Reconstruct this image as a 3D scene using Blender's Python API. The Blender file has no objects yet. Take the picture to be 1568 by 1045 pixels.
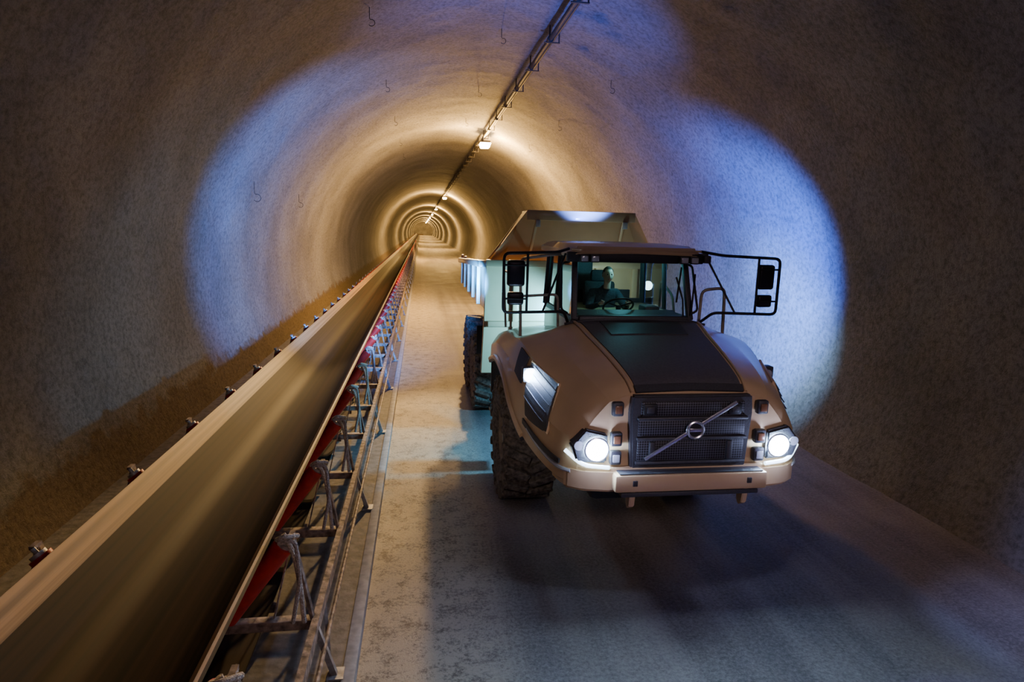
import bpy, bmesh, math, random
from mathutils import Vector, Matrix, noise
random.seed(3)
scene = bpy.context.scene
COL = scene.collection

# ------------------------------------------------------------------ materials
def mat(name, col, rough=.5, metal=0.0, var=.12, bump=0.0, scale=12.0, emis=None, estr=0.0, stretch=(1,1,1), coat=0.0, col2=None, spec=.5):
    m = bpy.data.materials.new(name); m.use_nodes = True
    nt = m.node_tree; N = nt.nodes; L = nt.links
    b = N["Principled BSDF"]
    b.inputs["Roughness"].default_value = rough
    b.inputs["Metallic"].default_value = metal
    b.inputs["Coat Weight"].default_value = coat
    b.inputs["Specular IOR Level"].default_value = spec
    geo = N.new("ShaderNodeNewGeometry"); mp = N.new("ShaderNodeMapping")
    mp.inputs["Scale"].default_value = stretch
    L.new(geo.outputs["Position"], mp.inputs["Vector"])
    no = N.new("ShaderNodeTexNoise"); no.inputs["Scale"].default_value = scale; no.inputs["Detail"].default_value = 6
    L.new(mp.outputs[0], no.inputs["Vector"])
    mx = N.new("ShaderNodeMix"); mx.data_type = 'RGBA'
    c2 = col2 if col2 else tuple(min(1, c*(1+var)) for c in col)
    mx.inputs[6].default_value = (*[c*(1-var) for c in col], 1)
    mx.inputs[7].default_value = (*c2, 1)
    rp = N.new("ShaderNodeMapRange"); rp.inputs[1].default_value = .35; rp.inputs[2].default_value = .65
    L.new(no.outputs["Fac"], rp.inputs[0]); L.new(rp.outputs[0], mx.inputs[0])
    L.new(mx.outputs[2], b.inputs["Base Color"])
    if bump:
        bp = N.new("ShaderNodeBump"); bp.inputs["Strength"].default_value = bump; bp.inputs["Distance"].default_value = .02
        L.new(no.outputs["Fac"], bp.inputs["Height"]); L.new(bp.outputs[0], b.inputs["Normal"])
    if emis:
        b.inputs["Emission Color"].default_value = (*emis, 1); b.inputs["Emission Strength"].default_value = estr
    return m

M = {}
M['paint'] = mat("paint_sand_yellow", (.62,.44,.25), .36, 0, .05, 0, 3, coat=.25)
M['dark'] = mat("plastic_dark_grey", (.05,.05,.058), .5, 0, .15, .15, 60)
M['hood'] = mat("hood_dark_panel", (.10,.095,.11), .55, 0, .12, .1, 40)
M['black'] = mat("rubber_black", (.014,.014,.016), .55, 0, .2)
M['tyre'] = mat("tyre_rubber", (.09,.08,.07), .85, 0, .3, .4, 18, col2=(.24,.20,.16))
M['rim'] = mat("rim_paint", (.33,.28,.22), .5, .1, .2, 0, 8)
M['chrome'] = mat("chrome_bar", (.75,.75,.78), .25, .9, .03)
M['steel'] = mat("galvanised_steel", (.40,.39,.38), .5, .4, .3, .2, 15)
M['rust'] = mat("dusty_steel_frame", (.15,.115,.10), .7, .1, .3, .5, 14, col2=(.40,.31,.26))
M['red'] = mat("idler_red", (.55,.022,.014), .45, 0, .2, .1, 10)
M['rope'] = mat("rope_fibre", (.50,.44,.38), .9, 0, .3, 1, 60)
M['mirror'] = mat("mirror_back", (.012,.012,.014), .3, 0, .1)
M['amber'] = mat("amber_lens", (.22,.10,.05), .25, 0, .1)
M['lens'] = mat("clear_lens", (.5,.52,.55), .12, .2, .05)
M['lamp'] = mat("headlight_glow", (1,1,1), .3, 0, 0, emis=(.50,.72,1), estr=320)
M['led'] = mat("led_strip_glow", (.8,.85,.9), .2, 0, 0, emis=(.6,.8,1), estr=5)
M['sod'] = mat("ceiling_lamp_glow", (1,1,1), .3, 0, 0, emis=(1,.72,.38), estr=200)
M['pipe'] = mat("ceiling_pipe_steel", (.07,.06,.055), .6, .4, .25)
M['cloth'] = mat("driver_jacket", (.03,.04,.055), .85, 0, .3, .4, 40)
M['skin'] = mat("driver_skin", (.55,.34,.25), .5, 0, .06)
M['hair'] = mat("driver_hair", (.05,.035,.025), .7, 0, .2, .5, 80)
M['eye'] = mat("driver_eye", (.02,.02,.02), .2, 0, 0)
M['seat'] = mat("seat_fabric", (.04,.04,.045), .9, 0, .2, .3, 60)
M['belt'] = mat("belt_rubber", (.013,.007,.005), .66, 0, .35, .05, 1, stretch=(13,.05,13), col2=(.038,.019,.012), spec=.16)
M['litedge'] = mat("belt_lit_edge_paint", (.20,.10,.05), .6, 0, .3, .1, 1, stretch=(22,.1,22), col2=(.42,.24,.12))  # lamplight on the belt edges, painted in as a paler orange colour

def glass():
    m = bpy.data.materials.new("cab_glass"); m.use_nodes = True
    nt = m.node_tree; N = nt.nodes; L = nt.links
    N.remove(N["Principled BSDF"])
    t = N.new("ShaderNodeBsdfTransparent"); t.inputs[0].default_value = (.76,.90,.88,1)
    g = N.new("ShaderNodeBsdfGlossy"); g.inputs["Roughness"].default_value = .04
    fr = N.new("ShaderNodeFresnel"); fr.inputs[0].default_value = 1.35
    mx = N.new("ShaderNodeMixShader")
    L.new(fr.outputs[0], mx.inputs[0]); L.new(t.outputs[0], mx.inputs[1]); L.new(g.outputs[0], mx.inputs[2])
    L.new(mx.outputs[0], N["Material Output"].inputs[0]); return m
M['glass'] = glass()

def grille_mat():
    m = bpy.data.materials.new("grille_perforated"); m.use_nodes = True
    nt = m.node_tree; N = nt.nodes; L = nt.links; b = N["Principled BSDF"]
    b.inputs["Roughness"].default_value = .5
    geo = N.new("ShaderNodeNewGeometry"); v = N.new("ShaderNodeTexVoronoi"); v.inputs["Scale"].default_value = 38
    v.inputs["Randomness"].default_value = 0
    L.new(geo.outputs["Position"], v.inputs["Vector"])
    r = N.new("ShaderNodeValToRGB"); r.color_ramp.elements[0].position = .38; r.color_ramp.elements[0].color = (.004,.004,.005,1)
    r.color_ramp.elements[1].position = .48; r.color_ramp.elements[1].color = (.10,.10,.12,1)
    L.new(v.outputs["Distance"], r.inputs[0]); L.new(r.outputs[0], b.inputs["Base Color"]); return m
M['grille'] = grille_mat()

def wall_mat():
    m = bpy.data.materials.new("shotcrete_lining"); m.use_nodes = True
    nt = m.node_tree; N = nt.nodes; L = nt.links; b = N["Principled BSDF"]
    b.inputs["Roughness"].default_value = .85
    b.inputs["Specular IOR Level"].default_value = .3
    geo = N.new("ShaderNodeNewGeometry")
    n1 = N.new("ShaderNodeTexNoise"); n1.inputs["Scale"].default_value = .45; n1.inputs["Detail"].default_value = 8
    n2 = N.new("ShaderNodeTexNoise"); n2.inputs["Scale"].default_value = 11; n2.inputs["Detail"].default_value = 10; n2.inputs["Roughness"].default_value = .75
    n3 = N.new("ShaderNodeTexNoise"); n3.inputs["Scale"].default_value = 2.6; n3.inputs["Detail"].default_value = 6
    for n in (n1,n2,n3): L.new(geo.outputs["Position"], n.inputs["Vector"])
    r = N.new("ShaderNodeValToRGB"); r.color_ramp.elements[0].position = .35; r.color_ramp.elements[0].color = (.225,.215,.205,1)
    r.color_ramp.elements[1].position = .68; r.color_ramp.elements[1].color = (.34,.33,.32,1)
    L.new(n1.outputs["Fac"], r.inputs[0])
    sp = N.new("ShaderNodeSeparateXYZ"); L.new(geo.outputs["Position"], sp.inputs[0])
    ad = N.new("ShaderNodeMath"); ad.operation = 'MULTIPLY_ADD'; ad.inputs[1].default_value = .9
    L.new(n3.outputs["Fac"], ad.inputs[0]); L.new(sp.outputs["Z"], ad.inputs[2])
    mr = N.new("ShaderNodeMapRange"); mr.inputs[1].default_value = 1.15; mr.inputs[2].default_value = 1.3
    mr.inputs[3].default_value = 1; mr.inputs[4].default_value = 0
    L.new(ad.outputs[0], mr.inputs[0])
    lt = N.new("ShaderNodeMath"); lt.operation = 'LESS_THAN'; lt.inputs[1].default_value = 1.4; L.new(sp.outputs["X"], lt.inputs[0])
    ml = N.new("ShaderNodeMath"); ml.operation = 'MULTIPLY'; L.new(lt.outputs[0], ml.inputs[0]); L.new(mr.outputs[0], ml.inputs[1])
    mx = N.new("ShaderNodeMix"); mx.data_type = 'RGBA'; mx.inputs[7].default_value = (.21,.155,.10,1)
    L.new(ml.outputs[0], mx.inputs[0]); L.new(r.outputs[0], mx.inputs[6])
    mx2 = N.new("ShaderNodeMix"); mx2.data_type = 'RGBA'; mx2.blend_type = 'MULTIPLY'; mx2.inputs[0].default_value = .75
    r2 = N.new("ShaderNodeValToRGB"); r2.color_ramp.elements[0].position = .36; r2.color_ramp.elements[0].color = (.30,.30,.30,1); r2.color_ramp.elements[1].position = .56
    L.new(n2.outputs["Fac"], r2.inputs[0]); L.new(mx.outputs[2], mx2.inputs[6]); L.new(r2.outputs[0], mx2.inputs[7])
    L.new(mx2.outputs[2], b.inputs["Base Color"])
    bp = N.new("ShaderNodeBump"); bp.inputs["Strength"].default_value = .9; bp.inputs["Distance"].default_value = .06
    L.new(n2.outputs["Fac"], bp.inputs["Height"]); L.new(bp.outputs[0], b.inputs["Normal"])
    return m
M['wall'] = wall_mat()

def floor_mat():
    m = bpy.data.materials.new("road_concrete"); m.use_nodes = True
    nt = m.node_tree; N = nt.nodes; L = nt.links; b = N["Principled BSDF"]
    geo = N.new("ShaderNodeNewGeometry")
    n1 = N.new("ShaderNodeTexNoise"); n1.inputs["Scale"].default_value = .7; n1.inputs["Detail"].default_value = 8
    n2 = N.new("ShaderNodeTexNoise"); n2.inputs["Scale"].default_value = 26; n2.inputs["Detail"].default_value = 8; n2.inputs["Roughness"].default_value = .8
    n3 = N.new("ShaderNodeTexNoise"); n3.inputs["Scale"].default_value = 4; n3.inputs["Detail"].default_value = 10; n3.inputs["Roughness"].default_value = .75
    for n in (n1,n2,n3): L.new(geo.outputs["Position"], n.inputs["Vector"])
    mpt = N.new("ShaderNodeMapping"); mpt.inputs["Scale"].default_value = (2.2,.10,1); L.new(geo.outputs["Position"], mpt.inputs["Vector"])
    n4 = N.new("ShaderNodeTexNoise"); n4.inputs["Scale"].default_value = 1; n4.inputs["Detail"].default_value = 5; L.new(mpt.outputs[0], n4.inputs["Vector"])
    sp = N.new("ShaderNodeSeparateXYZ"); L.new(geo.outputs["Position"], sp.inputs[0])
    av = N.new("ShaderNodeMath"); av.operation = 'ADD'; L.new(n1.outputs["Fac"], av.inputs[0]); L.new(n4.outputs["Fac"], av.inputs[1])
    av2 = N.new("ShaderNodeMath"); av2.operation = 'MULTIPLY_ADD'; av2.inputs[1].default_value = 2.0; L.new(n2.outputs["Fac"], av2.inputs[0]); L.new(av.outputs[0], av2.inputs[2])
    av3 = N.new("ShaderNodeMath"); av3.operation = 'MULTIPLY'; av3.inputs[1].default_value = 1/4; L.new(av2.outputs[0], av3.inputs[0])
    r = N.new("ShaderNodeValToRGB"); r.color_ramp.elements[0].position = .41; r.color_ramp.elements[0].color = (.12,.11,.11,1)
    r.color_ramp.elements[1].position = .57; r.color_ramp.elements[1].color = (.38,.345,.32,1)
    L.new(av3.outputs[0], r.inputs[0])
    rg = N.new("ShaderNodeValToRGB"); e = rg.color_ramp.elements
    e[0].position = .43; e[0].color = (.20,.165,.125,1); e[1].position = .51; e[1].color = (.58,.50,.37,1)
    mxn = N.new("ShaderNodeMath"); mxn.operation = 'MULTIPLY_ADD'; mxn.inputs[1].default_value = .5
    hf = N.new("ShaderNodeMath"); hf.operation = 'MULTIPLY'; hf.inputs[1].default_value = .5
    L.new(n3.outputs["Fac"], hf.inputs[0]); L.new(n2.outputs["Fac"], mxn.inputs[0]); L.new(hf.outputs[0], mxn.inputs[2])
    L.new(mxn.outputs[0], rg.inputs[0])
    mr = N.new("ShaderNodeMapRange"); mr.inputs[1].default_value = .2; mr.inputs[2].default_value = 1.2; mr.inputs[3].default_value = 1; mr.inputs[4].default_value = 0
    L.new(sp.outputs["X"], mr.inputs[0])
    mx = N.new("ShaderNodeMix"); mx.data_type = 'RGBA'
    L.new(mr.outputs[0], mx.inputs[0]); L.new(r.outputs[0], mx.inputs[6]); L.new(rg.outputs[0], mx.inputs[7])
    L.new(mx.outputs[2], b.inputs["Base Color"])
    rr = N.new("ShaderNodeMapRange"); rr.inputs[3].default_value = .5; rr.inputs[4].default_value = .85
    L.new(n1.outputs["Fac"], rr.inputs[0]); L.new(rr.outputs[0], b.inputs["Roughness"])
    bp = N.new("ShaderNodeBump"); bp.inputs["Strength"].default_value = .7; bp.inputs["Distance"].default_value = .03
    L.new(mxn.outputs[0], bp.inputs["Height"]); L.new(bp.outputs[0], b.inputs["Normal"])
    return m
M['floor'] = floor_mat()
M['curb'] = mat("curb_concrete", (.20,.185,.17), .8, 0, .25, .5, 9)
M['curbedge'] = mat("curb_edge_strip", (.50,.48,.45), .7, 0, .2, .2, 9)

# ------------------------------------------------------------------ mesh builder
class MB:
    def __init__(s): s.bm = bmesh.new(); s.mats = []
    def mi(s, k):
        if k not in s.mats: s.mats.append(k)
        return s.mats.index(k)
    def merge(s, t, k):
        i = s.mi(k)
        for f in t.faces: f.material_index = i
        me = bpy.data.meshes.new("tmp"); t.to_mesh(me); t.free(); s.bm.from_mesh(me); bpy.data.meshes.remove(me)
    def box(s, c, size, k, bev=0.0, rot=None, seg=2):
        t = bmesh.new(); bmesh.ops.create_cube(t, size=1)
        for v in t.verts: v.co = Vector((v.co.x*size[0], v.co.y*size[1], v.co.z*size[2]))
        if bev: bmesh.ops.bevel(t, geom=t.edges[:], offset=bev, segments=seg, affect='EDGES', profile=.5)
        R = rot.to_4x4() if rot else Matrix.Identity(4)
        bmesh.ops.transform(t, matrix=Matrix.Translation(c) @ R, verts=t.verts[:]); s.merge(t, k)
    def beam(s, a, b, w, h, k, bev=0.0):
        a = Vector(a); b = Vector(b); d = b-a
        q = d.to_track_quat('Y', 'Z').to_matrix()
        s.box((a+b)/2, (w, d.length, h), k, bev, q)
    def cyl(s, a, b, r, k, seg=16, r2=None, cap=True):
        a = Vector(a); b = Vector(b); d = b-a
        t = bmesh.new(); bmesh.ops.create_cone(t, cap_ends=cap, segments=seg, radius1=r, radius2=r if r2 is None else r2, depth=d.length)
        q = d.to_track_quat('Z', 'Y').to_matrix().to_4x4()
        bmesh.ops.transform(t, matrix=Matrix.Translation((a+b)/2) @ q, verts=t.verts[:]); s.merge(t, k)
    def ball(s, c, r, k, sc=(1,1,1), seg=16):
        t = bmesh.new(); bmesh.ops.create_uvsphere(t, u_segments=seg, v_segments=max(6,seg//2+2), radius=r)
        for v in t.verts: v.co = Vector((v.co.x*sc[0], v.co.y*sc[1], v.co.z*sc[2])) + Vector(c)
        s.merge(t, k)
    def tube(s, pts, r, k, seg=8, closed=False, rad=None):
        P = [Vector(p) for p in pts]
        if len(P) > 2 and rad:
            Q = []
            n = len(P)
            rng = range(n) if closed else range(1, n-1)
            if not closed: Q.append(P[0])
            for i in rng:
                p0, p1, p2 = P[i-1], P[i], P[(i+1) % n]
                d0 = (p0-p1); d2 = (p2-p1); rr = min(rad, d0.length*.45, d2.length*.45)
                A = p1+d0.normalized()*rr; B = p1+d2.normalized()*rr
                for j in range(5):
                    u = j/4; Q.append(A*(1-u)**2 + p1*2*u*(1-u) + B*u*u)
            if not closed: Q.append(P[-1])
            P = Q
        t = bmesh.new(); rings = []; n = len(P); up = None
        for i, p in enumerate(P):
            if closed: tan = (P[(i+1) % n]-P[i-1])
            else: tan = P[min(i+1, n-1)]-P[max(i-1, 0)]
            tan.normalize()
            if up is None:
                up = Vector((0,0,1)) if abs(tan.z) < .9 else Vector((1,0,0))
            side = tan.cross(up)
            if side.length < 1e-4: side = tan.cross(Vector((0,1,0)))
            side.normalize(); up = side.cross(tan).normalized()
            rings.append([t.verts.new(p + side*math.cos(a)*r + up*math.sin(a)*r) for a in [2*math.pi*j/seg for j in range(seg)]])
        m = n if closed else n-1
        for i in range(m):
            A = rings[i]; B = rings[(i+1) % n]
            for j in range(seg): t.faces.new((A[j], A[(j+1) % seg], B[(j+1) % seg], B[j]))
        if not closed: t.faces.new(rings[0][::-1]); t.faces.new(rings[-1])
        bmesh.ops.recalc_face_normals(t, faces=t.faces[:]); s.merge(t, k)
    def prism(s, poly, axis, a0, a1, k, bev=0.0):
        def P(p, a): return {'X': (a, p[0], p[1]), 'Y': (p[0], a, p[1]), 'Z': (p[0], p[1], a)}[axis]
        t = bmesh.new(); A = [t.verts.new(P(p, a0)) for p in poly]; B = [t.verts.new(P(p, a1)) for p in poly]
        t.faces.new(A); t.faces.new(B[::-1]); n = len(poly)
        for i in range(n): t.faces.new((A[i], B[i], B[(i+1) % n], A[(i+1) % n]))
        bmesh.ops.recalc_face_normals(t, faces=t.faces[:])
        if bev: bmesh.ops.bevel(t, geom=t.edges[:], offset=bev, segments=2, affect='EDGES')
        s.merge(t, k)
    def lathe(s, prof, k, c=(0,0,0), seg=48):
        t = bmesh.new(); R = []
        for i in range(seg):
            a = 2*math.pi*i/seg
            R.append([t.verts.new((c[0]+x, c[1]+r*math.cos(a), c[2]+r*math.sin(a))) for x, r in prof])
        for i in range(seg):
            A = R[i]; B = R[(i+1) % seg]
            for j in range(len(prof)-1): t.faces.new((A[j], A[j+1], B[j+1], B[j]))
        bmesh.ops.remove_doubles(t, verts=t.verts[:], dist=1e-4)
        bmesh.ops.recalc_face_normals(t, faces=t.faces[:]); s.merge(t, k)
    def grid(s, G, k, thick=0.0):
        t = bmesh.new(); V = [[t.verts.new(p) for p in row] for row in G]
        for i in range(len(V)-1):
            for j in range(len(V[0])-1): t.faces.new((V[i][j], V[i][j+1], V[i+1][j+1], V[i+1][j]))
        bmesh.ops.recalc_face_normals(t, faces=t.faces[:])
        if thick: bmesh.ops.solidify(t, geom=t.faces[:], thickness=thick)
        s.merge(t, k)
    def done(s, name, parent=None, ploc=None, ang=35):
        for f in s.bm.faces: f.smooth = True
        for e in s.bm.edges:
            if len(e.link_faces) == 2:
                try: e.smooth = e.calc_face_angle() < math.radians(ang)
                except Exception: e.smooth = True
        me = bpy.data.meshes.new(name); s.bm.to_mesh(me); s.bm.free()
        for k in s.mats: me.materials.append(M[k])
        o = bpy.data.objects.new(name, me); COL.objects.link(o)
        if parent: par(o, parent)
        return o
def par(o, e):
    o.parent = e; o.matrix_parent_inverse = Matrix.Translation(e.location).inverted()
def empty(name, loc):
    e = bpy.data.objects.new(name, None); e.location = loc; e.empty_display_size = .3; COL.objects.link(e); return e

# ------------------------------------------------------------------ tunnel
TX, TZ, TR = 1.4, 2.4, 6.4
Y0, Y1 = -9.0, 430.0
def ys():
    y = Y0; out = []
    while y < 34: out.append(y); y += .2
    while y < 90: out.append(y); y += .8
    while y < Y1: out.append(y); y += 4
    out.append(Y1); return out
YS = ys()
A0 = math.asin(-TZ/TR)-.004
def shell(name, a0, a1, n):
    G = []
    for y in YS:
        row = []
        for i in range(n+1):
            a = a0+(a1-a0)*i/n
            px, pz = math.cos(a), math.sin(a)
            q = Vector((px*TR, y, pz*TR))
            d = noise.noise(q*.35)*.05 + noise.noise(q*1.1+Vector((7,0,0)))*.022 + noise.noise(q*3.1)*.020
            r = TR + d
            row.append((TX+px*r, y, TZ+pz*r))
        G.append(row)
    mb = MB(); mb.grid(G, 'wall'); o = mb.done(name, ang=180); return o
shell("wall_right", A0, math.radians(50), 40)
shell("ceiling", math.radians(50), math.radians(130), 46)
shell("wall_left", math.radians(130), math.pi-A0, 40)
mb = MB(); G = []
for y in YS:
    G.append([(x, y, .012*noise.noise(Vector((x*.6, y*.6, 0)))) for x in [-4.75+i*.5 for i in range(25)]+[7.6]])
mb.grid(G, 'floor'); mb.done("floor", ang=180)
mb = MB(); mb.prism([(TX+TR*1.03*math.cos(a), TZ+TR*1.03*math.sin(a)) for a in [A0+(math.pi-2*A0)*i/40 for i in range(41)]], 'Y', Y1, Y1+.3, 'wall')
mb.done("wall_back")
mb = MB()
mb.box((-2.62, (Y0+Y1)/2, .05), (3.9, Y1-Y0, .12), 'curb')
mb.box((-.63, (Y0+Y1)/2, .06), (.12, Y1-Y0, .14), 'curbedge', .015)
mb.done("trim_1")

# ------------------------------------------------------------------ overhead pipe, lamps, hooks
mb = MB(); PX = 2.9; PZ = 8.33
mb.cyl((PX, Y0, PZ), (PX, 420, PZ), .055, 'pipe', 12)
mb.cyl((PX+.12, Y0, PZ+.05), (PX+.12, 420, PZ+.05), .022, 'pipe', 8)
y = 2.0
while y < 120:
    mb.beam((PX-.02, y, PZ), (PX-.02, y, PZ+.30), .03, .03, 'pipe')
    mb.beam((PX-.14, y, PZ-.075), (PX+.22, y, PZ-.075), .05, .02, 'pipe')
    mb.beam((PX+.2, y, PZ-.08), (PX+.2, y, PZ+.2), .03, .02, 'pipe')
    mb.cyl((PX, y-.06, PZ), (PX, y+.06, PZ), .075, 'pipe', 12)
    y += 2.6
mb.done("overhead_pipe")
LAMPS = [31, 84, 132, 180, 228, 276, 324, 372, 415]
for y in LAMPS:
    e = empty("tunnel_lamp", (PX+.1, y, 8.0))
    mb = MB()
    mb.box((PX+.1, y, 8.14), (.46, .7, .10), 'pipe', .03)
    mb.prism([(PX-.16, 8.09), (PX+.36, 8.09), (PX+.29, 7.90), (PX-.09, 7.90)], 'Y', y-.36, y+.36, 'sod', .01)
    mb.cyl((PX, y-.1, 8.18), (PX, y-.1, 8.27), .02, 'pipe', 8)
    mb.done("housing", e)
    l = bpy.data.lights.new("lamp_light", 'POINT'); l.energy = 6000 if y < 60 else 7500
    l.color = (1, .55, .14); l.shadow_soft_size = .18
    o = bpy.data.objects.new("lamp_light", l); o.location = (PX+.1, y, 7.60); COL.objects.link(o); par(o, e)

def hook(x, z, y, s=1.0):
    mb = MB(); pts = [(x, y, z+.12)]
    pts += [(x, y, z-.12*s)]
    for i in range(8):
        a = math.radians(110-i*36); pts.append((x+.04*s+.065*s*math.cos(a), y, z-.2*s+.065*s*math.sin(a)))
    mb.tube(pts, .008, 'black', 6); mb.done("ceiling_hook")
for i in range(5): hook(-1.03, 8.25, 13.8+6.2*i)
for i in range(4): hook(4.75, 7.78, 16.3+6.2*i)
for i in range(3): hook(1.9, 8.7, 16+6.2*i)
hook(-4.35, 5.0, 17.8, 1.5); hook(-4.35, 5.0, 24, 1.3)

# ------------------------------------------------------------------ conveyor
conv = empty("conveyor_belt", (-2.06, 10, 0))
CXB = -2.065
prof = [(-2.86,1.40),(-2.70,1.185),(-2.54,.97),(-2.44,.85),(-2.32,.80),(-2.065,.785),(-1.81,.80),(-1.69,.85),(-1.59,.97),(-1.43,1.185),(-1.27,1.40)]
def beltrun(p0, k, nm, off=0.0):
    mb = MB(); G = []
    for y in [-5+i*1.7 for i in range(60)]+[100+i*10 for i in range(30)]:
        G.append([(x, y, z+off) for x, z in p0])
    mb.grid(G, k, -.022); mb.done(nm, conv, ang=60)
beltrun(prof, 'belt', "belt")
beltrun([(-2.868,1.415),(-2.79,1.31),(-2.73,1.23)], 'litedge', "belt_lit_edge", .012)  # strips along both belt edges carry the lamp-lit brightness as colour
beltrun([(-1.335,1.315),(-1.262,1.41)], 'litedge', "belt_lit_edge_outer", .008)
beltrun([(-2.7,.36),(-1.43,.36)], 'belt', "return_belt")
rol = MB(); frm = MB(); rp = MB()
y = -1.7; i = 0
while y < 150:
    sg = 20 if y < 20 else 10
    near = y < 30
    for sx in (1, -1):
        def X(x): return CXB+(x-CXB)*sx
        o = Vector((X(-1.135), y, 1.365)); n = Vector((X(-1.615), y, .725))
        rol.cyl(n, o, .088, 'red', sg)
        if near:
            d = (o-n).normalized()
            rol.cyl(o, o+d*.03, .065, 'steel', sg); rol.cyl(o+d*.03, o+d*.08, .02, 'steel', 8)
        frm.beam((X(-1.08), y+.11, 1.43), (X(-1.26), y+.11, .64), .05, .012, 'rust')
        frm.beam((X(-1.08), y+.11, 1.43), (X(-1.08), y, 1.43), .04, .03, 'rust')
        frm.beam((X(-1.08), y+.08, 1.41), (X(-.93), y+.06, .64), .045, .03, 'rust')
        if near and y < 14 and sx > 0:
            rp.tube([(X(-1.13), y-.03, 1.48), (X(-1.04), y-.05, 1.3), (X(-1.00), y-.06, 1.02), (X(-.98), y-.05, .68)], .022, 'rope', 8, rad=.1)
            rp.tube([(X(-1.16), y-.09, 1.43), (X(-1.02), y-.1, 1.46), (X(-.99), y-.11, 1.1), (X(-1.06), y-.12, .72)], .018, 'rope', 8, rad=.08)
            rp.tube([(X(-1.20), y-.02, 1.42), (X(-1.11), y-.12, 1.50), (X(-1.01), y+.02, 1.44), (X(-1.08), y+.08, 1.39)], .02, 'rope', 8, closed=True, rad=.05)
        if i % 2 == 0:
            frm.beam((X(-.9), y, .6), (X(-.74), y, .1), .05, .05, 'steel')
            frm.beam((X(-.9), y+.5, .6), (X(-.78), y, .12), .03, .03, 'steel')
            frm.box((X(-.74), y, .125), (.14, .16, .02), 'steel')
    rol.cyl((-1.78, y, .66), (-2.35, y, .66), .078, 'red', sg)
    frm.box((CXB, y+.1, .58), (2.36, .10, .09), 'rust', .008)
    frm.cyl((-1.4, y+.8, .30), (-2.72, y+.8, .30), .05, 'rust', 10)
    y += 1.7; i += 1
for x in (-.9, -3.23):
    frm.box((x, 70, .60), (.06, 150, .12), 'rust')
    frm.cyl((x+(.08 if x > -2 else -.08), -5, .42), (x+(.08 if x > -2 else -.08), 145, .42), .020, 'rust', 8)
rol.done("idler_rollers", conv); frm.done("support_frame", conv); rp.done("rope_ties", conv)

# ------------------------------------------------------------------ truck
C = 2.78
truck = empty("articulated_dump_truck", (C, 11, 0))
def TP(u, y, z): return (C+u, y, z)
ST = [
 (6.05, [(0,2.40),(.60,2.38),(.86,2.30),(1.02,2.12),(1.14,1.92),(1.20,1.45)]),
 (6.22, [(0,2.52),(.62,2.50),(.94,2.40),(1.16,2.20),(1.31,1.93),(1.35,1.45)]),
 (6.70, [(0,2.66),(.67,2.64),(1.05,2.53),(1.30,2.34),(1.45,2.02),(1.47,1.48)]),
 (7.30, [(0,2.79),(.74,2.77),(1.12,2.66),(1.43,2.50),(1.56,2.18),(1.57,1.57)]),
 (7.85, [(0,2.89),(.81,2.87),(1.18,2.74),(1.52,2.62),(1.62,2.34),(1.63,1.78)]),
 (8.35, [(0,2.70),(.84,2.68),(1.22,2.66),(1.54,2.60),(1.65,2.38),(1.66,2.05)]),
 (9.15, [(0,2.62),(.84,2.62),(1.25,2.60),(1.54,2.54),(1.66,2.36),(1.67,2.14)]),
 (10.0, [(0,2.50),(.84,2.50),(1.25,2.46),(1.53,2.36),(1.65,2.18),(1.66,1.95)]),
]
def full(p):
    L = [(-u, z) for u, z in p[::-1]]; return L[:-1]+[(u, z) for u, z in p]
GR = [[Vector((C+u, y, z)) for u, z in full(p)] for y, p in ST]
def cr(p0, p1, p2, p3, t, w=1.0):
    c = .5*((2*p1)+(-p0+p2)*t+(2*p0-5*p1+4*p2-p3)*t*t+(-p0+3*p1-3*p2+p3)*t**3)
    return c*w + (p1*(1-t)+p2*t)*(1-w)
def c1(L, t, w=1.0):
    n = len(L)-1; t = max(0, min(n-1e-6, t)); i = int(t); f = t-i
    return cr(L[max(i-1,0)], L[i], L[i+1], L[min(i+2,n)], f, w)
def surf(s, t): return c1([c1(r, t, .30) for r in GR], s)
def snorm(s, t):
    e = .06; a = surf(s+e, t)-surf(s-e, t); b = surf(s, t+e)-surf(s, t-e); n = a.cross(b).normalized()
    ctr = Vector((C, surf(s, t).y+.8, 1.6))
    return n if n.dot(surf(s, t)-ctr) > 0 else -n
def patch(mb, f, ns, ntt, off, k, thick=.02):
    G = []
    for i in range(ns+1):
        row = []
        for j in range(ntt+1):
            s, t = f(i/ns, j/ntt); row.append(surf(s, t)+snorm(s, t)*off)
        G.append(row)
    mb.grid(G, k, thick)
mb = MB()
mb.grid([[surf(7*i/70, 10*j/60) for j in range(61)] for i in range(71)], 'paint')
cap = [surf(0, 10*j/60) for j in range(61)]
t = bmesh.new(); vs = [t.verts.new(p) for p in cap]; t.faces.new(vs); mb.merge(t, 'paint')
mb.done("hood_and_fenders", truck, ang=14)
mb = MB()
patch(mb, lambda a, b: (.62+3.28*a, 4.04+1.92*b), 30, 24, .014, 'hood', .03)
patch(mb, lambda a, b: (.02+.56*a, 4.02+1.96*b), 6, 24, .010, 'dark', .02)
patch(mb, lambda a, b: (3.0+.75*a, 4.35+1.3*b), 6, 16, .024, 'dark', .02)
mb.done("hood_top_panel", truck)
mb = MB()
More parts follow.
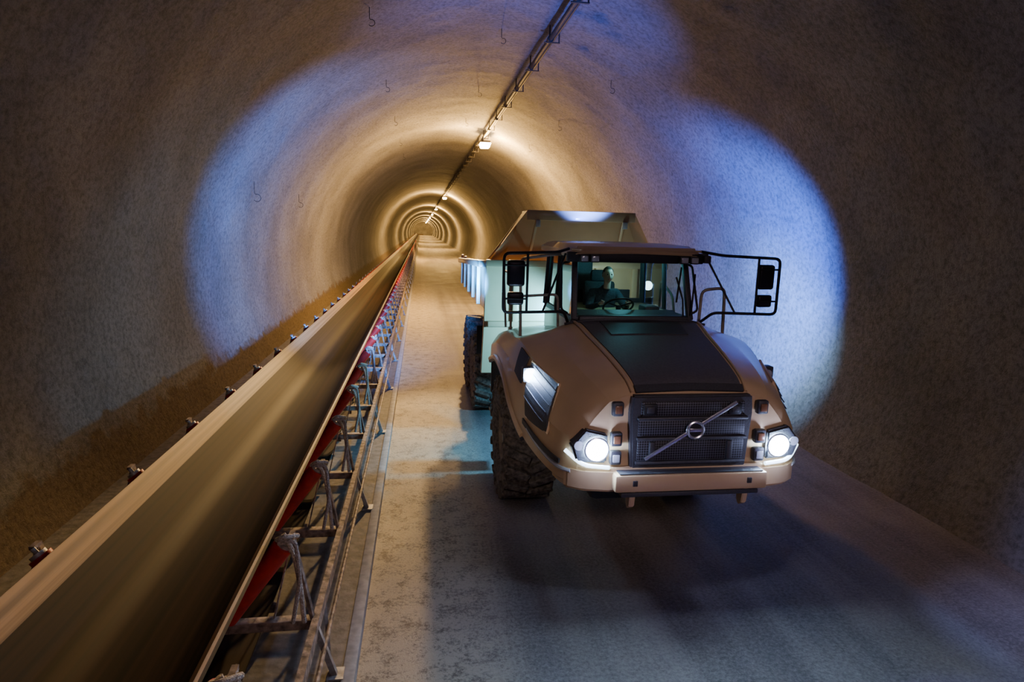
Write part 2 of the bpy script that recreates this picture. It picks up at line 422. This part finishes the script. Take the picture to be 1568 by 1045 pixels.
for sgn in (1, -1):
    def T(t): return t if sgn > 0 else 10-t
    mb.tube([surf(.1+3.8*i/20, T(3.93))+Vector((0,0,.012)) for i in range(21)], .020, 'paint', 8)
    patch(mb, lambda a, b: (1.55+1.1*a+.3*b, T(.75+1.35*b-.2*a)), 12, 10, .012, 'dark', .02)
    patch(mb, lambda a, b: (3.05+.5*a+.1*b, T(1.0+.9*b)), 8, 8, .012, 'dark', .02)
    fr = [(1.55,.75),(2.65,.55),(2.95,1.9),(1.85,2.1)]
    mb.tube([surf(a, T(b))+snorm(a, T(b))*.02 for a, b in fr], .018, 'paint', 8, closed=True)
    for j in range(5):
        mb.tube([surf(1.75+1.0*i/8, T(.9+.24*j))+snorm(1.75+1.0*i/8, T(.9+.24*j))*.03 for i in range(9)], .008, 'hood', 6)
    mb.tube([surf(.35+2.2*i/12, T(.25+.10*(i/12)**2))+snorm(.35+2.2*i/12, T(.25))*.015 for i in range(13)], .022, 'lens', 8)
    patch(mb, lambda a, b: (.9+1.9*a, T(.34+.10*b)), 16, 3, .012, 'dark', .02)
    mb.tube([surf(2.9+4.1*i/20, T(0)) for i in range(21)], .04, 'paint', 8)
    mb.tube([surf(2.9+4.1*i/20, T(0))+Vector((0,0,-.04)) for i in range(21)], .03, 'dark', 8)
    mb.box((C-sgn*1.3, 10.05, 1.75), (.68, .05, .75), 'dark', .01)
    for zz in (1.2, 1.6): mb.box((C-sgn*1.35, 10.28, zz-.2), (.55, .3, .04), 'dark', .01)
mb.done("body_trim", truck)

mb = MB()
mb.prism([(C-.64,2.38),(C+.66,2.38),(C+.68,2.2),(C+.64,1.58),(C-.62,1.58),(C-.66,2.2)], 'Y', 5.97, 6.12, 'dark', .02)
mb.box(TP(.01,5.965,2.24), (1.12,.03,.15), 'grille', .008)
mb.box(TP(.01,5.965,2.04), (1.16,.03,.17), 'grille', .008)
mb.box(TP(.01,5.965,1.80), (1.16,.03,.22), 'grille', .008)
for z in (1.93, 2.145, 1.67): mb.box(TP(.01,5.95,z), (1.20,.05,.035), 'dark', .012)
for u in (-.46, .46):
    mb.box(TP(u,5.95,2.24), (.15,.04,.13), 'black', .02); mb.box(TP(u,5.93,2.24), (.08,.02,.07), 'dark', .01)
    mb.box(TP(u*.92,5.94,1.80), (.06,.05,.2), 'dark', .01)
mb.beam(TP(-.50,5.915,1.72), TP(.46,5.915,2.32), .025, .038, 'chrome', .006)
ring = [TP(.02+.085*math.cos(a), 5.90, 2.03+.085*math.sin(a)) for a in [i*math.pi/12 for i in range(24)]]
mb.tube(ring, .017, 'chrome', 8, closed=True)
mb.cyl(TP(.02,5.93,2.03), TP(.02,5.90,2.03), .078, 'black', 24)
mb.box(TP(.02,5.895,2.03), (.13,.015,.035), 'chrome', .004)
mb.done("grille", truck)

mb = MB()
for sgn in (-1, 1):
    u = sgn
    for z in (1.72, 1.92, 2.24): mb.box(TP(u*.79,6.0,z), (.12,.08,.15), 'dark', .02)
    for z in (1.72, 1.92, 2.24): mb.box(TP(u*.79,5.955,z), (.075,.02,.085), 'amber' if z > 1.8 else 'lens', .01)
    mb.prism([(C+u*.88,1.97),(C+u*1.12,2.03),(C+u*1.26,1.86),(C+u*1.20,1.68),(C+u*.88,1.66)], 'Y', 5.985, 6.2, 'dark', .02)
    mb.cyl(TP(u*1.0,5.99,1.82), TP(u*1.0,5.955,1.82), .112, 'lamp', 24)
    mb.tube([TP(u*1.0+.122*math.cos(a),5.96,1.82+.122*math.sin(a)) for a in [i*math.pi/12 for i in range(24)]], .012, 'chrome', 8, closed=True)
    mb.cyl(TP(u*1.185,6.0,1.86), TP(u*1.185,5.975,1.86), .05, 'lens', 20)
    mb.tube([TP(u*.86,5.955,1.625), TP(u*1.14,5.975,1.65), TP(u*1.30,6.10,1.78)], .022, 'led', 8, rad=.1)
    mb.box(TP(u*1.50,7.22,2.33), (.18,.14,.18), 'dark', .02)
    mb.beam(TP(u*1.46,7.3,2.33), TP(u*1.40,7.4,2.4), .04, .04, 'dark')
mb.cyl(TP(-1.50,7.145,2.33), TP(-1.50,7.125,2.33), .082, 'lamp', 20)
mb.cyl(TP(1.50,7.145,2.33), TP(1.50,7.125,2.33), .055, 'lens', 20)
mb.done("front_lights", truck)

mb = MB()
pl = [(-1.37,6.42),(-1.29,6.1),(-1.12,5.98),(-.86,5.93),(.86,5.93),(1.12,5.98),(1.29,6.1),(1.37,6.42)]
mb.prism([(C+a,b) for a,b in pl], 'Z', 1.36, 1.61, 'paint', .03)
mb.box(TP(0,5.91,1.49), (1.66,.18,.19), 'paint', .03)
mb.box(TP(0,5.93,1.36), (1.5,.16,.05), 'dark', .01)
mb.box(TP(0,5.91,1.59), (1.56,.14,.012), 'dark', .004)
for u in (-.62,.62):
    mb.prism([(5.86,1.42),(6.02,1.42),(6.0,1.22),(5.96,1.17),(5.89,1.22)], 'X', C+u-.03, C+u+.03, 'paint', .008)
    mb.box(TP(u,5.815,1.5), (.05,.02,.06), 'dark', .006)
mb.box(TP(0,6.1,1.33), (1.1,.25,.06), 'dark', .02)
for s in (-1, 1):
    t0 = 0 if s < 0 else 10
    G = []
    for i in range(13):
        p = surf(.3+2.6*i/12, t0); G.append([p, p+Vector((-s*.06, .02, -.10*(1-i/12)))])
    mb.grid(G, 'paint', .02)
mb.done("bumper", truck)

mb = MB()
mb.box(TP(0,7.6,1.45), (1.9,2.6,.7), 'black', .08)
mb.box(TP(0,9.2,1.6), (1.5,1.6,1.0), 'black', .05)
mb.cyl(TP(-1.4,9.12,.95), TP(1.4,9.12,.95), .16, 'black', 16)
mb.ball(TP(0,9.12,.95), .34, 'black')
mb.box(TP(0,11.2,1.25), (.9,2.4,.35), 'dark', .03)
mb.cyl(TP(0,10.9,.9), TP(0,10.9,1.7), .22, 'dark', 20)
for u in (-.45,.45): mb.box(TP(u,14.4,1.3), (.18,5.2,.35), 'dark', .02)
for yy in (14.0,15.95):
    mb.cyl(TP(-1.4,yy,.95), TP(1.4,yy,.95), .16, 'black', 16); mb.ball(TP(0,yy,.95), .32, 'black')
for u in (-.7,.7): mb.cyl(TP(u,12.6,1.2), TP(u*1.3,15.2,2.3), .09, 'steel', 14)
mb.done("chassis", truck)

def wheel_mesh():
    mb = MB()
    p = [(-.28,.44),(-.33,.50),(-.365,.62),(-.37,.72),(-.345,.80),(-.30,.845),(-.15,.855),(0,.86)]
    p = p+[(-x, r) for x, r in p[-2::-1]]
    mb.lathe(p, 'tyre', seg=56)
    n = 20
    for i in range(n):
        for sd in (-1, 1):
            a = 2*math.pi*(i+(.5 if sd > 0 else 0))/n
            R = Matrix.Rotation(a, 3, 'X')
            sk = Matrix.Rotation(sd*math.radians(24), 3, 'Z')
            c = R @ Vector((sd*.185, 0, .885))
            mb.box(c, (.38, .12, .09), 'tyre', .014, R @ sk, 1)
            c2 = R @ Vector((sd*.358, .09, .80))
            mb.box(c2, (.05, .11, .18), 'tyre', .012, R @ Matrix.Rotation(sd*math.radians(-14), 3, 'Y'), 1)
    rp_ = [(-.28,.45),(-.30,.42),(-.22,.39),(-.16,.36),(-.14,.24),(-.20,.20),(-.26,.17),(-.28,.10),(-.28,.0)]
    mb.lathe(rp_, 'rim', seg=40)
    for i in range(12):
        a = 2*math.pi*i/12; mb.cyl((-.15, .30*math.cos(a), .30*math.sin(a)), (-.18, .30*math.cos(a), .30*math.sin(a)), .02, 'steel', 8)
    mb.lathe([(.28,.45),(.2,.40),(.15,.1),(.15,0)], 'rim', seg=40)
    return mb
w0 = wheel_mesh().done("wheel", truck); me = w0.data
w0.location = (1.52, 9.12, .93)
first = True
for yy in (9.12, 14.0, 15.95):
    for sd in (-1, 1):
        if first: first = False; continue
        o = bpy.data.objects.new("wheel", me); COL.objects.link(o); par(o, truck)
        o.location = (C+sd*1.26, yy, .93)
        o.rotation_euler = (random.uniform(0, 6), 0, math.pi if sd > 0 else 0)

# cab
mb = MB()
mb.box(TP(0,8.98,2.42), (1.64,1.86,.98), 'paint', .05)
mb.box(TP(0,8.0,2.86), (1.5,.22,.16), 'dark', .03)
for s in (-1, 1):
    a0 = TP(s*.80,7.98,2.88); a1 = TP(s*.76,8.22,3.72)
    b0 = TP(s*.82,8.95,2.88); b1 = TP(s*.78,8.98,3.74)
    c0 = TP(s*.80,9.86,2.88); c1_ = TP(s*.76,9.80,3.74)
    mb.beam(a0, a1, .08, .07, 'dark', .015); mb.beam(b0, b1, .07, .06, 'dark', .015); mb.beam(c0, c1_, .09, .08, 'dark', .015)
    mb.beam(a0, c0, .06, .08, 'dark', .012); mb.beam(a1, c1_, .07, .09, 'paint', .015)
    mb.tube([TP(s*.86,8.1,2.95), TP(s*.95,8.08,3.0), TP(s*.92,8.3,3.6), TP(s*.8,8.35,3.62)], .016, 'black', 8, rad=.05)
mb.beam(TP(-.8,7.98,2.9), TP(.8,7.98,2.9), .06, .05, 'dark', .01)
mb.beam(TP(-.76,8.22,3.7), TP(.76,8.22,3.7), .08, .08, 'dark', .01)
mb.beam(TP(-.8,9.86,2.92), TP(.8,9.86,2.92), .07, .12, 'dark', .01)
mb.beam(TP(-.76,9.8,3.70), TP(.76,9.8,3.70), .07, .12, 'dark', .01)
mb.box(TP(-.38,9.84,3.3), (.62,.05,.8), 'dark', .01)
mb.box(TP(.12,9.84,3.02), (.9,.05,.2), 'dark', .01)
rf = []
for y, hw, zt in [(7.93,.80,3.74),(7.98,.90,3.80),(8.3,.95,3.86),(9.2,.95,3.88),(9.9,.90,3.85),(10.0,.82,3.78)]:
    zb = 3.73
    rf.append([TP(-hw,y,zb), TP(-hw,y,(zb+zt)/2), TP(-hw*.9,y,zt), TP(0,y,zt+.015), TP(hw*.9,y,zt), TP(hw,y,(zb+zt)/2), TP(hw,y,zb), TP(0,y,zb-.005), TP(-hw,y,zb)])
mb.grid(rf, 'paint')
mb.prism([(C-.80,3.73),(C+.80,3.73),(C+.80,3.86-.02),(C-.80,3.84)], 'Y', 7.95, 8.0, 'paint', .008)
mb.box(TP(0,8.0,3.70), (1.84,.12,.13), 'black', .02)
mb.tube([TP(-.88,7.95,3.80), TP(.88,7.95,3.80)], .014, 'paint', 8)
mb.done("cab", truck)
mb = MB()
for u in (-.72,-.58,.62,.76):
    mb.box(TP(u,7.90,3.685), (.12,.09,.10), 'dark', .015); mb.box(TP(u,7.852,3.685), (.09,.015,.07), 'lens', .01)
mb.beam(TP(.80,8.0,3.74), TP(.98,7.95,3.76), .05, .05, 'dark', .01)
mb.box(TP(.95,7.93,3.70), (.1,.1,.1), 'dark', .02)
mb.tube([TP(.68,7.93,2.93), TP(.70,8.02,3.15), TP(.62,8.1,3.45)], .012, 'black', 6)
mb.tube([TP(.60,8.00,3.12), TP(.70,8.14,3.58)], .014, 'black', 6)
mb.tube([TP(.79,7.93,2.95), TP(.85,8.02,3.5)], .012, 'black', 6)
mb.tube([TP(-.95,7.85,2.84), TP(-.7,7.76,2.90), TP(0,7.72,2.93), TP(.7,7.76,2.90), TP(.95,7.85,2.84)], .02, 'dark', 8, rad=.2)
mb.done("cab_fittings", truck)
mb = MB()
G = []
for i in range(5):
    f = i/4; y = 7.985+.235*f; z = 2.9+.8*f; hw = .78-.03*f
    G.append([TP(hw*u, y-.06*(1-u*u), z) for u in [-1,-.75,-.5,-.25,0,.25,.5,.75,1]])
mb.grid(G, 'glass')
mb.done("windscreen", truck)
mb = MB()
for s in (-1, 1):
    mb.grid([[TP(s*.80,8.0,2.9), TP(s*.81,8.95,2.9)], [TP(s*.76,8.22,3.7), TP(s*.78,8.96,3.7)]], 'glass')
    mb.grid([[TP(s*.81,9.0,2.9), TP(s*.80,9.82,2.9)], [TP(s*.78,9.0,3.7), TP(s*.76,9.78,3.7)]], 'glass')
mb.done("side_windows", truck)
mb = MB()
mb.prism([(8.0,2.9),(8.35,2.98),(8.42,2.9),(8.40,2.5),(8.0,2.5)], 'X', C-.72, C+.72, 'dark', .02)
mb.box(TP(.45,8.6,2.95), (.22,.3,.12), 'dark', .03)
wc = Vector(TP(-.04,8.50,3.00)); R = Matrix.Rotation(math.radians(-38), 3, 'X')
mb.tube([wc+R @ Vector((.21*math.cos(a), .21*math.sin(a), 0)) for a in [i*math.pi/14 for i in range(28)]], .015, 'black', 8, closed=True)
for a in (90, 210, 330): mb.tube([wc, wc+R @ Vector((.2*math.cos(math.radians(a)), .2*math.sin(math.radians(a)), 0))], .012, 'black', 6)
mb.cyl(wc, wc+R @ Vector((0,0,-.3)), .035, 'black', 12)
mb.box(TP(-.04,9.2,2.55), (.52,.52,.14), 'seat', .05)
mb.box(TP(-.04,9.48,2.92), (.50,.13,.72), 'seat', .05, Matrix.Rotation(math.radians(-8), 3, 'X'))
mb.box(TP(-.04,9.52,3.36), (.28,.09,.18), 'seat', .04)
for i in range(9): mb.cyl(TP(-.72+.05*i,9.80,3.4), TP(-.72+.05*i,9.80,3.7), .005, 'steel', 5)
for i in range(6): mb.cyl(TP(-.72,9.80,3.42+.05*i), TP(-.32,9.80,3.42+.05*i), .005, 'steel', 5)
mb.done("cab_interior", truck)

mb = MB()
for s in (-1, 1):
    o = s*1.79; i_ = s*1.50; y = 7.58
    mb.tube([TP(s*.9,8.0,3.80), TP(s*1.1,7.75,3.76), TP(o,y,3.74), TP(o,y,3.02), TP(s*1.0,7.72,3.02), TP(s*.9,7.9,2.86)], .019, 'black', 8, rad=.07)
    mb.tube([TP(i_,y,3.74), TP(i_,y,3.03)], .016, 'black', 8)
    mb.tube([TP(s*.95,7.95,3.74), TP(s*1.28,7.68,3.02)], .014, 'black', 8)
    mb.box(TP(s*1.635,y+.05,3.50), (.22,.09,.32), 'mirror', .035, seg=3)
    mb.box(TP(s*1.635,y+.05,3.19), (.20,.09,.16), 'mirror', .03, seg=3)
    mb.box(TP(s*1.635,y+.099,3.50), (.18,.004,.26), 'chrome')
    mb.cyl(TP(i_,y,3.60), TP(o,y,3.60), .012, 'black', 6); mb.cyl(TP(i_,y,3.19), TP(o,y,3.19), .012, 'black', 6)
mb.tube([TP(-1.5,8.0,2.66), TP(-1.52,8.0,3.66), TP(-1.05,8.15,3.72), TP(-.96,8.2,3.72)], .02, 'rim', 8, rad=.08)
mb.tube([TP(-1.5,8.0,3.18), TP(-1.0,8.1,3.2), TP(-.98,8.1,2.7)], .018, 'rim', 8, rad=.08)
mb.tube([TP(.98,8.1,2.70), TP(1.0,8.1,3.28), TP(1.30,8.05,3.32), TP(1.32,8.05,2.68)], .022, 'rim', 8, rad=.09)
mb.tube([TP(1.0,9.6,2.5), TP(1.0,9.6,3.3), TP(1.0,9.1,3.1), TP(1.0,8.9,2.6)], .02, 'rim', 8, rad=.09)
mb.tube([TP(-1.45,9.8,2.5), TP(-1.5,9.8,3.4), TP(-1.5,8.9,3.4), TP(-1.5,8.9,2.6)], .018, 'rim', 8, rad=.09)
mb.cyl(TP(1.0,10.2,2.0), TP(1.0,10.2,3.2), .11, 'dark', 18); mb.tube([TP(1.0,10.2,3.2), TP(1.0,10.2,3.45), TP(1.1,10.35,3.6)], .06, 'steel', 12, rad=.1)
mb.done("mirrors_and_rails", truck)

mb = MB()
yf, yr = 11.25, 17.2
def sec(y, zt, zk, zb, hw, hb):
    return [TP(-hw,y,zt), TP(-hw-.02,y,zt-.12), TP(-hw+.02,y,zk), TP(-hb,y,zb), TP(0,y,zb-.05), TP(hb,y,zb), TP(hw-.02,y,zk), TP(hw+.02,y,zt-.12), TP(hw,y,zt)]
S = [sec(yf,3.46,2.6,1.95,1.62,1.15), sec(11.9,3.44,2.6,2.0,1.66,1.15), sec(14.5,3.36,2.5,2.02,1.68,1.1), sec(16.0,3.30,2.55,2.15,1.68,1.1), sec(yr,3.22,2.9,2.6,1.66,1.1)]
mb.grid(S, 'paint', .06)
mb.prism([(C-1.64,3.48),(C+1.64,3.48),(C+1.66,2.5),(C+1.70,1.43),(C+1.0,1.43),(C+.9,1.9),(C-.9,1.9),(C-1.0,1.43),(C-1.70,1.43),(C-1.66,2.5)], 'Y', yf-.05, yf+.03, 'paint', .01)
for u in (-1.1,-.4,.4,1.1): mb.box(TP(u,yf-.09,2.8), (.10,.08,1.25), 'paint', .015)
mb.box(TP(0,yf-.10,3.44), (3.3,.14,.12), 'paint', .02)
mb.box(TP(0,yf-.09,2.35), (3.2,.10,.10), 'paint', .02)
mb.prism([(C-1.62,3.46),(C-1.40,3.74),(C-.95,4.36),(C+.95,4.36),(C+1.40,3.74),(C+1.62,3.46)], 'Y', yf+.22, yf+.28, 'paint', .01)
for s in (-1,1):
    t = bmesh.new()
    q = [TP(s*1.40,yf-.05,3.74), TP(s*1.62,yf-.05,3.46), TP(s*1.30,yf+.24,3.46), TP(s*.95,yf+.24,4.36), TP(s*.97,yf-.30,4.36)]
    v = [t.verts.new(x) for x in q]
    t.faces.new((v[0], v[4], v[3])); t.faces.new((v[0], v[3], v[2])); t.faces.new((v[0], v[2], v[1]))
    bmesh.ops.solidify(t, geom=t.faces[:], thickness=.03); mb.merge(t, 'paint')
mb.box(TP(0,yf-.03,4.35), (1.94,.58,.03), 'paint', .01)
mb.box(TP(0,yf-.31,4.29), (1.94,.04,.17), 'paint', .01)
for u in (-.78,.78):
    mb.beam(TP(u,yf-.27,4.24), TP(u*1.05,yf+.18,3.62), .05, .05, 'paint', .01); mb.box(TP(u,yf-.35,4.15), (.08,.05,.12), 'lens', .01)
for y in (11.9,13.1,14.3,15.5,16.6):
    for s in (-1,1): mb.box(TP(s*1.71,y,3.0), (.07,.10,.75), 'paint', .015)
for s in (-1,1): mb.beam(TP(s*1.70,yf,3.42), TP(s*1.72,yr,3.20), .14, .12, 'paint', .02)
for s in (-1,1):
    mb.box(TP(s*1.27,12.95,1.75), (.72,.03,.6), 'black', .01)
mb.done("dump_body", truck)

def spot(nm, loc, tgt, en, col, ang, blend, size, parent=None):
    l = bpy.data.lights.new(nm, 'SPOT'); l.energy = en; l.color = col; l.spot_size = math.radians(ang); l.spot_blend = blend; l.shadow_soft_size = size
    o = bpy.data.objects.new(nm, l); o.location = loc; o.rotation_euler = (Vector(tgt)-Vector(loc)).to_track_quat('-Z','Y').to_euler(); COL.objects.link(o)
    if parent: par(o, parent)
    return o
def point(nm, loc, en, col, size, parent=None):
    l = bpy.data.lights.new(nm, 'POINT'); l.energy = en; l.color = col; l.shadow_soft_size = size
    o = bpy.data.objects.new(nm, l); o.location = loc; COL.objects.link(o)
    if parent: par(o, parent)
    return o
for s in (-1, 1):
    spot("headlight_beam", TP(s*1.0,5.86,1.82), TP(s*1.0+1.9,0,.4), 800, (.24,.16,1), 84, 1, .08, truck)
    point("headlight_spill", TP(s*1.0,5.82,1.82), 12, (.50,.58,1), .03, truck)
point("work_lamp_spill", TP(-1.52,7.04,2.33), 11, (.38,.6,1), .03, truck)
spot("work_lamp_beam", TP(-1.5,7.05,2.33), TP(-2.6,4,.6), 40, (.3,.4,1), 120, 1, .05, truck)
spot("headlight_side_beam", TP(1.15,5.86,1.84), (8,4.5,.4), 320, (.30,.38,1), 70, 1, .05, truck)

# ------------------------------------------------------------------ driver
drv = empty("driver", (C-.04, 9.1, 2.6))
def skinfig(name, verts, edges, radii, k, root=0, sub=2):
    me = bpy.data.meshes.new(name); me.from_pydata(verts, edges, []); o = bpy.data.objects.new(name, me); COL.objects.link(o)
    m = o.modifiers.new("skin", 'SKIN'); m.use_smooth_shade = True
    for i, r in enumerate(radii):
        rr = r if isinstance(r, tuple) else (r, r); me.skin_vertices[0].data[i].radius = rr
        me.skin_vertices[0].data[i].use_root = (i == root)
    s = o.modifiers.new("sub", 'SUBSURF'); s.levels = sub; s.render_levels = sub
    me.materials.append(M[k]); par(o, drv); return o
dx = C-.04
V = [(dx,9.22,2.70),(dx,9.24,2.90),(dx,9.22,3.06),(dx,9.18,3.17),(dx,9.13,3.25),
     (dx-.19,9.20,3.12),(dx-.29,9.02,2.92),(dx-.20,8.74,3.00),
     (dx+.19,9.20,3.12),(dx+.29,9.02,2.92),(dx+.20,8.74,3.00),
     (dx-.12,9.15,2.68),(dx-.17,8.75,2.68),(dx-.17,8.60,2.30),
     (dx+.12,9.15,2.68),(dx+.17,8.75,2.68),(dx+.17,8.60,2.30)]
E = [(0,1),(1,2),(2,3),(3,4),(2,5),(5,6),(6,7),(2,8),(8,9),(9,10),(0,11),(11,12),(12,13),(0,14),(14,15),(15,16)]
Rr = [(.16,.12),(.155,.115),(.17,.12),(.09,.085),(.06,.06),.078,.055,.038,.078,.055,.038,.09,.07,.05,.09,.07,.05]
skinfig("jacket_and_trousers", V, E, Rr, 'cloth')
hc = Vector((dx, 9.06, 3.40))
t = bmesh.new(); bmesh.ops.create_uvsphere(t, u_segments=32, v_segments=24, radius=1)
for v in t.verts:
    x, y, z = v.co
    X = x*.078; Y = y*.098; Z = z*.120
    if z < 0: X *= 1-.32*abs(z)**1.4; Y *= 1-.12*abs(z)
    if y < 0 and z < -.2: Y -= .006
    if y < -.75 and abs(x) < .22 and -.38 < z < .12: Y -= .028*(1-abs(x)/.22)*(.4+.6*(.12-z)/.5)
    if y < -.6 and .05 < z < .28 and .15 < abs(x) < .55: Y += .008
    if y < -.7 and abs(x) < .35 and -.62 < z < -.5: Y += .005
    v.co = hc+Vector((X, Y, Z))
mb = MB(); mb.merge(t, 'skin')
mb.cyl(hc+Vector((0,.02,-.2)), hc+Vector((0,.01,-.06)), .052, 'skin', 16)
for s in (-1,1):
    mb.ball(hc+Vector((s*.03,-.086,.015)), .010, 'eye', seg=10)
    mb.ball(hc+Vector((s*.078,.01,-.005)), .026, 'skin', (.4,.7,1.2), 10)
mb.box(hc+Vector((0,-.088,-.062)), (.045,.008,.007), 'red', .002)
t = bmesh.new(); bmesh.ops.create_uvsphere(t, u_segments=32, v_segments=24, radius=1)
dl = [v for v in t.verts if (v.co.z < .35 and v.co.y < -.05) or v.co.z < -.25 or (v.co.z < .62 and v.co.y < -.55)]
bmesh.ops.delete(t, geom=dl, context='VERTS')
for v in t.verts: v.co = hc+Vector((v.co.x*.086, v.co.y*.106+.004, v.co.z*.130))
mb.merge(t, 'hair')
mb.done("head", drv, ang=60)
for s in (-1,1):
    wv = Vector((dx+s*.20, 8.74, 3.00)); pv = Vector((dx+s*.205, 8.64, 3.04))
    skinfig("palm", [tuple(wv), tuple((wv+pv)/2), tuple(pv)], [(0,1),(1,2)], [(.026,.02),(.036,.018),(.038,.016)], 'skin')
    for j, ln in enumerate((.9, 1.05, 1.0, .8)):
        b = pv+Vector((0, .0, .025-.018*j))
        skinfig("finger", [tuple(b), tuple(b+Vector((s*.012,-.035*ln,.008))), tuple(b+Vector((-s*.012,-.052*ln,-.002))), tuple(b+Vector((-s*.032,-.038*ln,-.006)))], [(0,1),(1,2),(2,3)], [.009,.0085,.008,.007], 'skin', sub=1)
    b = (wv+pv)/2+Vector((-s*.02,0,.012))
    skinfig("thumb", [tuple(b), tuple(b+Vector((-s*.02,-.025,.018))), tuple(b+Vector((-s*.022,-.052,.02)))], [(0,1),(1,2)], [.012,.010,.008], 'skin', sub=1)

# ------------------------------------------------------------------ lights
spot("flash_left_wall", (.95,10.6,3.0), (-4.1,22.5,4.2), 10500, (.03,.25,1.0), 76, .9, .12)
spot("flash_left_core", (.95,10.6,2.8), (-4.3,23.0,2.2), 2600, (.5,.72,1.0), 52, 1, .12)
spot("flash_right_wall", (4.75,10.6,2.9), (8.6,15.2,3.4), 6500, (.04,.16,1.0), 104, .75, .10)
spot("flash_right_core", (4.75,10.6,2.4), (8.2,13.4,1.7), 2600, (.30,.58,1.0), 84, 1, .10)
spot("flash_roof_rear", (2.9,10.0,4.05), (2.4,15.8,9.4), 2600, (.07,.17,1.0), 74, 1, .05)
spot("flash_behind_cab", (2.5,10.25,2.5), (1.1,11.9,1.5), 480, (.16,.60,1.0), 140, .5, .1)
point("flash_cab_rear_high", (3.2,10.5,3.1), 14, (.6,.9,1.0), .08)
point("cab_dome_light", (C+.2,8.9,3.62), 9, (.2,.8,1.0), .05)
spot("warm_spot_floor", (2.25,27,7.7), (-.6,8,0), 13000, (1,.64,.27), 26, .6, .15)  # unseen spot added to strengthen the warm lamplight on the floor strip
spot("fill_truck_front", (3.2,-4,6.9), (2.9,7.0,2.0), 950, (1,.74,.78), 22, .8, .6)  # unseen fill added behind the camera to brighten the truck front only
spot("fill_conveyor", (1.6,-1.5,3.4), (-1.2,5.5,.9), 120, (1,.72,.62), 40, 1, .4)  # added fill, no fixture: lifts the conveyor frame and rollers
spot("fill_tyre", (-.4,3.2,3.4), (1.5,9.0,1.1), 110, (1,.78,.68), 30, 1, .3)  # added fill, no fixture: brings out the front tyre and its lugs
point("fill_lavender", (1.5,-4,6.0), 58, (.95,.58,.82), 1.0)

w = bpy.data.worlds.new("tunnel_world"); scene.world = w; w.use_nodes = True
w.node_tree.nodes["Background"].inputs[0].default_value = (.05,.045,.07,1); w.node_tree.nodes["Background"].inputs[1].default_value = .4

# ------------------------------------------------------------------ camera
cam = bpy.data.cameras.new("camera"); cam.lens = 1180/1920*36; cam.sensor_width = 36; cam.clip_end = 1000; cam.clip_start = .05
co = bpy.data.objects.new("camera", cam); COL.objects.link(co); scene.camera = co
th, ph, ro = math.radians(8.34), math.radians(9.88), math.radians(1.5)
h = Vector((math.sin(th), math.cos(th), 0)); right = Vector((math.cos(th), -math.sin(th), 0))
fwd = h*math.cos(ph)+Vector((0,0,-math.sin(ph))); up = right.cross(fwd)
r2 = right*math.cos(ro)+up*math.sin(ro); u2 = up*math.cos(ro)-right*math.sin(ro)
R = Matrix((r2, u2, -fwd)).transposed()
co.matrix_world = Matrix.Translation((0,0,4.0)) @ R.to_4x4()
